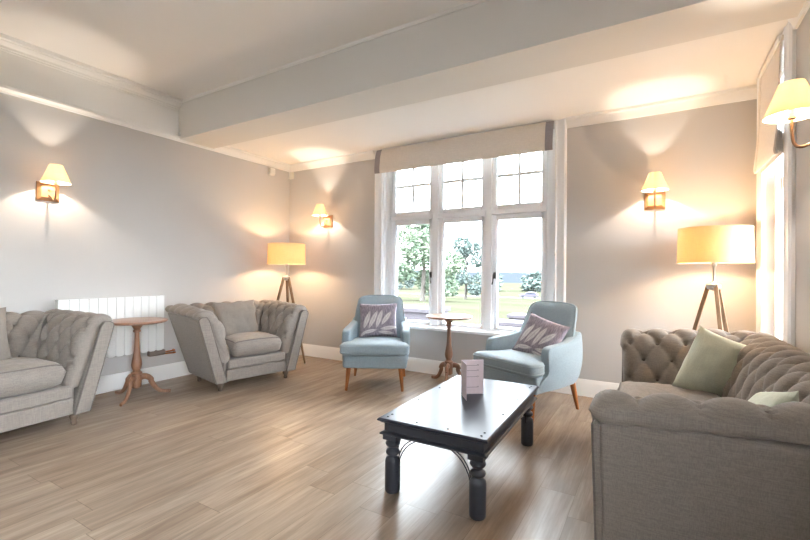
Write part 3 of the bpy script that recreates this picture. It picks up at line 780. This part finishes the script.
# ------------------------------------------------------------------ lamps
def light(name, par, loc, power, col, r=.03):
    l = bpy.data.lights.new(name, 'POINT'); l.energy = power; l.color = col; l.shadow_soft_size = r
    o = bpy.data.objects.new(name, l); COL.objects.link(o); o.parent = par; o.location = loc; return o
WARM = (1.0, .70, .40)
def shell(prof, n, th):
    mb = MB(); pr = [(r, z) for r, z in prof] + [(r-th, z) for r, z in reversed(prof)]; m = len(pr)
    def fn(i, j):
        a = 2*PI*i/n; return (pr[j][0]*math.cos(a), pr[j][0]*math.sin(a), pr[j][1])
    mb.grid(fn, n, m, True, True); return mb
def floor_lamp(label, loc, rz, pw):
    t = thing('floor_lamp', label, 'floor lamp', loc, rz)
    MB_ = shell([(.243, 1.285), (.240, 1.42), (.237, 1.555)], 56, .0016)
    s = MB_.build('lamp_shade', M['shade'], t, ang=50)
    for z, r in ((1.287, .2435), (1.553, .2378)): MB().tube([(r*math.cos(2*PI*i/48), r*math.sin(2*PI*i/48), z) for i in range(49)], .0028, 6, cap=False).build('shade_ring', M['shade'], s)
    sp = MB()
    for k in range(3): a = 2*PI*k/3; sp.tube([(0, 0, 1.33), (.241*math.cos(a), .241*math.sin(a), 1.30)], .002, 6)
    sp.build('shade_carrier', M['chrome'], s)
    MB().lathe([(.012, 1.12), (.009, 1.14), (.009, 1.25), (.013, 1.255), (.018, 1.27), (.018, 1.33), (.012, 1.335)], n=18).build('stem', M['chrome'], t, ang=40)
    MB().lathe([(.01, 1.07), (.045, 1.085), (.05, 1.10), (.05, 1.118), (.02, 1.128), (.012, 1.14)], n=20).build('hub', M['chrome'], t, ang=40)
    for k in range(3):
        a = 2*PI*k/3; c, s_ = math.cos(a), math.sin(a)
        lg = MB().tube([(c*.035, s_*.035, 1.115), (c*.16, s_*.16, .62), (c*.315, s_*.315, .01)], [.019, .018, .012], 4, flat=1.0)
        lo = lg.build('leg', M['tripod'], t, bevel=.002)
        MB().lathe([(.011, 0), (.011, .014)], (c*.316, s_*.316, 0), 10).build('foot_cap', M['chrome'], lo)
        MB().tube([(c*.035-s_*.026, s_*.035+c*.026, 1.10), (c*.035+s_*.026, s_*.035-c*.026, 1.10)], .009, 10).build('bolt', M['chrome'], lo)
    MB().lathe([(.012, 1.335), (.024, 1.36), (.033, 1.395), (.03, 1.42), (.018, 1.44), (.001, 1.446)], n=16).build('bulb_glass', M['bulb'], t)
    light('bulb_light', t, (0, 0, 1.40), pw, WARM, .04)
    return t
def m_bulb():
    t = NT('lit_bulb'); e = t.n('ShaderNodeEmission'); e.inputs[0].default_value = (1, .8, .5, 1); e.inputs[1].default_value = 8
    tr = t.n('ShaderNodeBsdfTransparent'); mx = t.n('ShaderNodeMixShader'); mx.inputs[0].default_value = .25; t.set(mx.inputs[1], tr.outputs[0]); t.set(mx.inputs[2], e.outputs[0])
    t.t.links.new(mx.outputs[0], t.out.inputs[0]); return t.m
M['bulb'] = m_bulb()
PF, PS = 11, 8
floor_lamp('tripod floor lamp with drum shade in the far left corner', (.43, -.46, 0), R(6), PF)
floor_lamp('tripod floor lamp with drum shade behind the sofa by the right window', (5.01, -.42, 0), R(164.5), PF)
def sconce(label, loc, rz):
    t = thing('wall_lamp', label, 'wall lamp', loc, rz)
    bp = MB()
    lv = [(.082, 0), (.082, -.012), (.075, -.018), (.055, -.034), (.05, -.036)]
    for r, y in lv: bp.v += [Vector(p) for p in ((-r, y, -r), (r, y, -r), (r, y, r), (-r, y, r))]
    for j in range(len(lv)-1):
        for i in range(4): bp.f.append([j*4+i, j*4+(i+1) % 4, (j+1)*4+(i+1) % 4, (j+1)*4+i])
    bp.f.append([0, 1, 2, 3]); bp.f.append([(len(lv)-1)*4+i for i in range(4)])
    b = bp.build('back_plate', M['sconcewood'], t, bevel=.002, ang=25)
    MB().tube([(0, -.034, .012), (0, -.046, .012)], .01, 12).build('switch_knob', M['brass'], b)
    pts = smooth_poly([(0, -.03, -.03), (0, -.07, -.05), (0, -.12, -.085), (0, -.155, -.085), (0, -.170, -.04), (0, -.170, .05)], 2)
    MB().tube(pts, .0065, 10).build('arm', M['brass'], t, ang=60)
    MB().lathe([(.008, .045), (.016, .05), (.016, .06), (.012, .064), (.012, .10), (.006, .105)], (0, -.170, 0), 16).build('lamp_holder', M['brass'], t, ang=40)
    sh = shell([(.106, .062), (.086, .11), (.065, .165), (.047, .215)], 40, .0014); sh.v = [v+Vector((0, -.170, 0)) for v in sh.v]
    so = sh.build('lamp_shade', M['shade_s'], t, ang=50)
    MB().lathe([(.008, .105), (.015, .12), (.017, .14), (.009, .165), (.001, .175)], (0, -.170, 0), 14).build('bulb_glass', M['bulb'], t)
    light('bulb_light', t, (0, -.170, .135), PS, (1.0, .86, .70), .009)
    return t
s0 = sconce('wall lamp with cone shade on the left wall, near the left edge of the photo', (0, -2.865, 1.88), R(90))
dup(s0, 'wall lamp with cone shade left of the big window, near the corner', (.745, 0, 1.88), 0)
dup(s0, 'wall lamp with cone shade right of the big window, above the drum-shade lamp', (4.612, 0, 1.865), 0)
dup(s0, 'large near wall lamp with cone shade on the right wall at the frame edge', (XR, -1.87, 1.87), R(-90))
for o in bpy.data.objects:
    g = {'wall lamp': 'wall lamps', 'floor lamp': 'tripod floor lamps', 'side table': 'tripod side tables', 'blind': 'roman blinds', 'sofa': 'grey buttoned sofas', 'armchair': 'blue armchairs'}.get(o.get('category'))
    if g and 'corner' not in o.get('label', '') or g in ('wall lamps', 'tripod floor lamps'): o['group'] = g
    if o.get('category') == 'cushion': o['group'] = {'p': 'plain grey cushions', 's': 'sage green cushions', 'l': 'leaf-print cushions'}[o['label'][0]]
    if o.get('label', '').startswith('sage'): o['group'] = 'sage green cushions'
    if 'leaf-print' in o.get('label', ''): o['group'] = 'leaf-print cushions'
# alarm sensors
a1 = MB().prism([(0, .05), (0, -.05), (.03, -.05), (.05, -.02), (.05, .035), (.04, .05)], -.045, .045, 'y').build('alarm_sensor', M['plastic'], bevel=.006); a1.location = (0, -.36, 2.575)
tag(a1, 'small white alarm sensor on the left wall under the cornice', 'sensor')
a2 = MB().prism([(-.04, 0), (.04, 0), (.03, -.045), (-.03, -.045)], -.05, .05, 'z').build('alarm_sensor', M['plastic'], bevel=.006); a2.location = (.05, 0, 2.585)
tag(a2, 'small white sensor on the window wall right at the corner', 'sensor')

# ------------------------------------------------------------------ outside
def gz(x, y):
    d = max(0, y-8); g = -.55-.05*d
    if y > 130: g = -6.65-.004*(y-130)
    return g
ys = [.31, 2, 4, 6, 8, 12, 18, 26, 36, 50, 70, 90, 110, 130, 170, 230, 320, 450]
xs = [-420+28*i for i in range(24)]
g = MB().grid(lambda i, j: (xs[i], ys[j], gz(xs[i], ys[j])+.06*noise.noise(Vector((xs[i]*.1, ys[j]*.1, 0)))*min(1, ys[j]/20)), len(xs), len(ys)); struct(g.build('ground', M['lawn'], ang=80))
g2 = MB().grid(lambda i, j: (-8+i*8, [-14, -6, .3][j], -.56), 9, 3); g2.v = [v for v in g2.v]
g2 = MB().box(XR+T+.01, -20, -.8, 60, .30, -.55); struct(g2.build('ground', M['lawn']))
g3 = MB().box(-60, -40, -.8, XR+T+.005, YR-T-.01, -.55); struct(g3.build('ground', M['lawn']))
dr = MB().grid(lambda i, j: (-150+12*i, 92+14*j+.02*(i-12)**2, gz(0, 92+14*j+.02*(i-12)**2)+.10), 22, 2); struct(dr.build('driveway', M['gravel'], ang=80))
hl = MB()
hl.grid(lambda i, j: (-700+50*i, 330+60*j, -8 + (11+2.5*math.sin(i*.33+.8)+1.2*noise.noise(Vector((i*.6, 0, 3))))*math.sin(min(1, j/6)*PI/2)), 30, 9)
struct(hl.build('hills', M['hill'], ang=80))
def tree(label, base, height, crown_r, mat, seed, n=2600, trunk=.25, leaf=.28, squash=.75, low=.12, group=None, blobs=9):
    rnd = random.Random(seed); t = thing('tree', label, 'tree', base, 0, group)
    MB().tube([(0, 0, -.3), (.02*height, 0, height*.35), (0, 0, height*.8)], [trunk, trunk*.7, trunk*.25], 10).build('trunk', M['bark'], t)
    mb = MB(); cs = []
    for k in range(blobs):
        a = rnd.random()*2*PI; zz = low+(.95-low)*(k+.5)/blobs; rr_ = crown_r*(1-abs(zz-.45)*.9)*rnd.uniform(.2, .75)
        cs.append((Vector((rr_*math.cos(a), rr_*math.sin(a), height*zz)), crown_r*rnd.uniform(.32, .5)))
    for i in range(n):
        c, r = rnd.choice(cs); d = Vector((rnd.gauss(0, 1), rnd.gauss(0, 1), rnd.gauss(0, 1))).normalized()
        p = c + Vector((d.x, d.y, d.z*squash))*r*rnd.uniform(.6, 1.08)
        p.z = max(p.z, height*low*.5)
        a = Vector((rnd.gauss(0, 1), rnd.gauss(0, 1), rnd.gauss(0, .6))).normalized(); b = a.cross(Vector((rnd.gauss(0, 1), rnd.gauss(0, 1), rnd.gauss(0, 1)))).normalized()
        s = leaf*rnd.uniform(.6, 1.3)
        o = len(mb.v); mb.v += [p-a*s, p-b*s*.5, p+a*s, p+b*s*.5]; mb.f.append([o, o+1, o+2, o+3])
    mb.build('crown', mat, t, ang=20)
    return t
tree('big spreading tree behind the left light of the window', (-17.2, 36, gz(0, 36)), 9.2, 4.3, M['leaf1'], 1, 9000, .3, .22)
tree('slim pale tree seen through the middle light of the window', (-20.5, 56, gz(0, 56)), 9.5, 3.6, M['leaf2'], 2, 5000, .25, .26)
tree('tall tree whose branches reach into the left edge of the window', (-9.4, 13.6, gz(0, 13.6)), 9.5, 2.5, M['leaf1'], 3, 1500, .22, .16, low=.3)
for k, (x, y, h, r) in enumerate([(-58, 170, 9, 8), (-40, 178, 8, 8), (-22, 172, 8.5, 9), (-76, 165, 10, 8), (-95, 160, 10, 9), (-5, 180, 8, 9), (-118, 165, 10, 10)]):
    tree('distant rounded tree in the line below the hills, seen through the window', (x, y, gz(x, y)), h, r, M['leaf2'], 20+k, 700, .3, 1.1, .6, .05, 'distant trees below the hills', 7)
def blk(label, x0, y0, x1, y1, h):
    z = -.55; o = MB().box(-(x1-x0)/2, -(y1-y0)/2, 0, (x1-x0)/2, (y1-y0)/2, h).box(-(x1-x0)/2-.05, -(y1-y0)/2-.05, h, (x1-x0)/2+.05, (y1-y0)/2+.05, h+.09).build('stone_pier', M['stone'], bevel=.01)
    o.location = ((x0+x1)/2, (y0+y1)/2, z); tag(o, label, 'stone pier')
blk('grey stone pier outside the left light of the window', -.9, 4.2, .25, 5.0, .80)
blk('taller grey stone pier on the terrace outside the right light of the window', 1.0, 7.5, 1.55, 8.1, .45)
blk('low wide grey stone pier outside the right light of the window', 1.0, 5.9, 1.8, 6.5, .42)
def car():
    t = thing('car', 'dark estate car parked on the drive beyond the lawn', 'car', (-21.2, 96.5, gz(0, 96.5)+.1), R(12))
    body = smooth_poly([(-2.1, .35), (-2.15, .75), (-1.9, .85), (-1.1, .95), (-.5, 1.42), (1.3, 1.45), (2.0, 1.0), (2.15, .9), (2.15, .4), (1.9, .3), (-1.9, .3)], 1, True)
    MB().prism(body, -.85, .85, 'y').build('body', M['car'], t, bevel=.05)
    MB().prism([(-.85, 1.0), (-.42, 1.36), (1.2, 1.38), (1.7, 1.02)], -.86, .86, 'y').build('side_window', M['carglass'], t)
    for x in (-1.35, 1.35):
        for y in (-.8, .8):
            MB().tube([(x, y-.1, .33), (x, y+.1, .33)], .33, 20).build('wheel', M['tyre'], t)
car()

# ------------------------------------------------------------------ sky, camera, colour
w = bpy.data.worlds.new('World'); SC.world = w; w.use_nodes = True; nt = w.node_tree; nt.nodes.clear()
tc = nt.nodes.new('ShaderNodeTexCoord'); sx = nt.nodes.new('ShaderNodeSeparateXYZ'); nt.links.new(tc.outputs['Generated'], sx.inputs[0])
mr = nt.nodes.new('ShaderNodeMapRange'); mr.inputs[1].default_value = .02; mr.inputs[2].default_value = 1; mr.inputs[3].default_value = 0; mr.inputs[4].default_value = 1
nt.links.new(sx.outputs[2], mr.inputs[0])
pw = nt.nodes.new('ShaderNodeMath'); pw.operation = 'POWER'; pw.inputs[1].default_value = .8; nt.links.new(mr.outputs[0], pw.inputs[0])
ma = nt.nodes.new('ShaderNodeMath'); ma.operation = 'MULTIPLY_ADD'; ma.inputs[1].default_value = 5.0; ma.inputs[2].default_value = 10.0; nt.links.new(pw.outputs[0], ma.inputs[0])
bg = nt.nodes.new('ShaderNodeBackground'); bg.inputs[0].default_value = (.84, .93, 1, 1); nt.links.new(ma.outputs[0], bg.inputs[1])
ow = nt.nodes.new('ShaderNodeOutputWorld'); nt.links.new(bg.outputs[0], ow.inputs[0])

cam = bpy.data.cameras.new('Camera'); co = bpy.data.objects.new('Camera', cam); COL.objects.link(co); SC.camera = co
FPX, yaw, pit, rol = 422.667, .536, .0038, .0076
cam.sensor_width = 36; cam.lens = 36*FPX/810; cam.clip_start = .05; cam.clip_end = 2000
fw = Vector((-math.sin(yaw)*math.cos(pit), math.cos(yaw)*math.cos(pit), math.sin(pit))); rt = Vector((math.cos(yaw), math.sin(yaw), 0)); up = rt.cross(fw)
r2 = rt*math.cos(rol)+up*math.sin(rol); u2 = up*math.cos(rol)-rt*math.sin(rol)
m = Matrix((r2, u2, -fw)).transposed().to_4x4(); m.translation = (4.624, -4.457, 1.2); co.matrix_world = m

vs = SC.view_settings; SC.display_settings.display_device = 'sRGB'; vs.view_transform = 'Standard'; vs.look = 'None'; vs.gamma = 1; vs.use_curve_mapping = False
vs.exposure = 1.48
SC.cycles.use_denoising = True
SC.cycles.max_bounces = 12; SC.cycles.diffuse_bounces = 8; SC.cycles.transparent_max_bounces = 16
SC.cycles.sample_clamp_indirect = 8
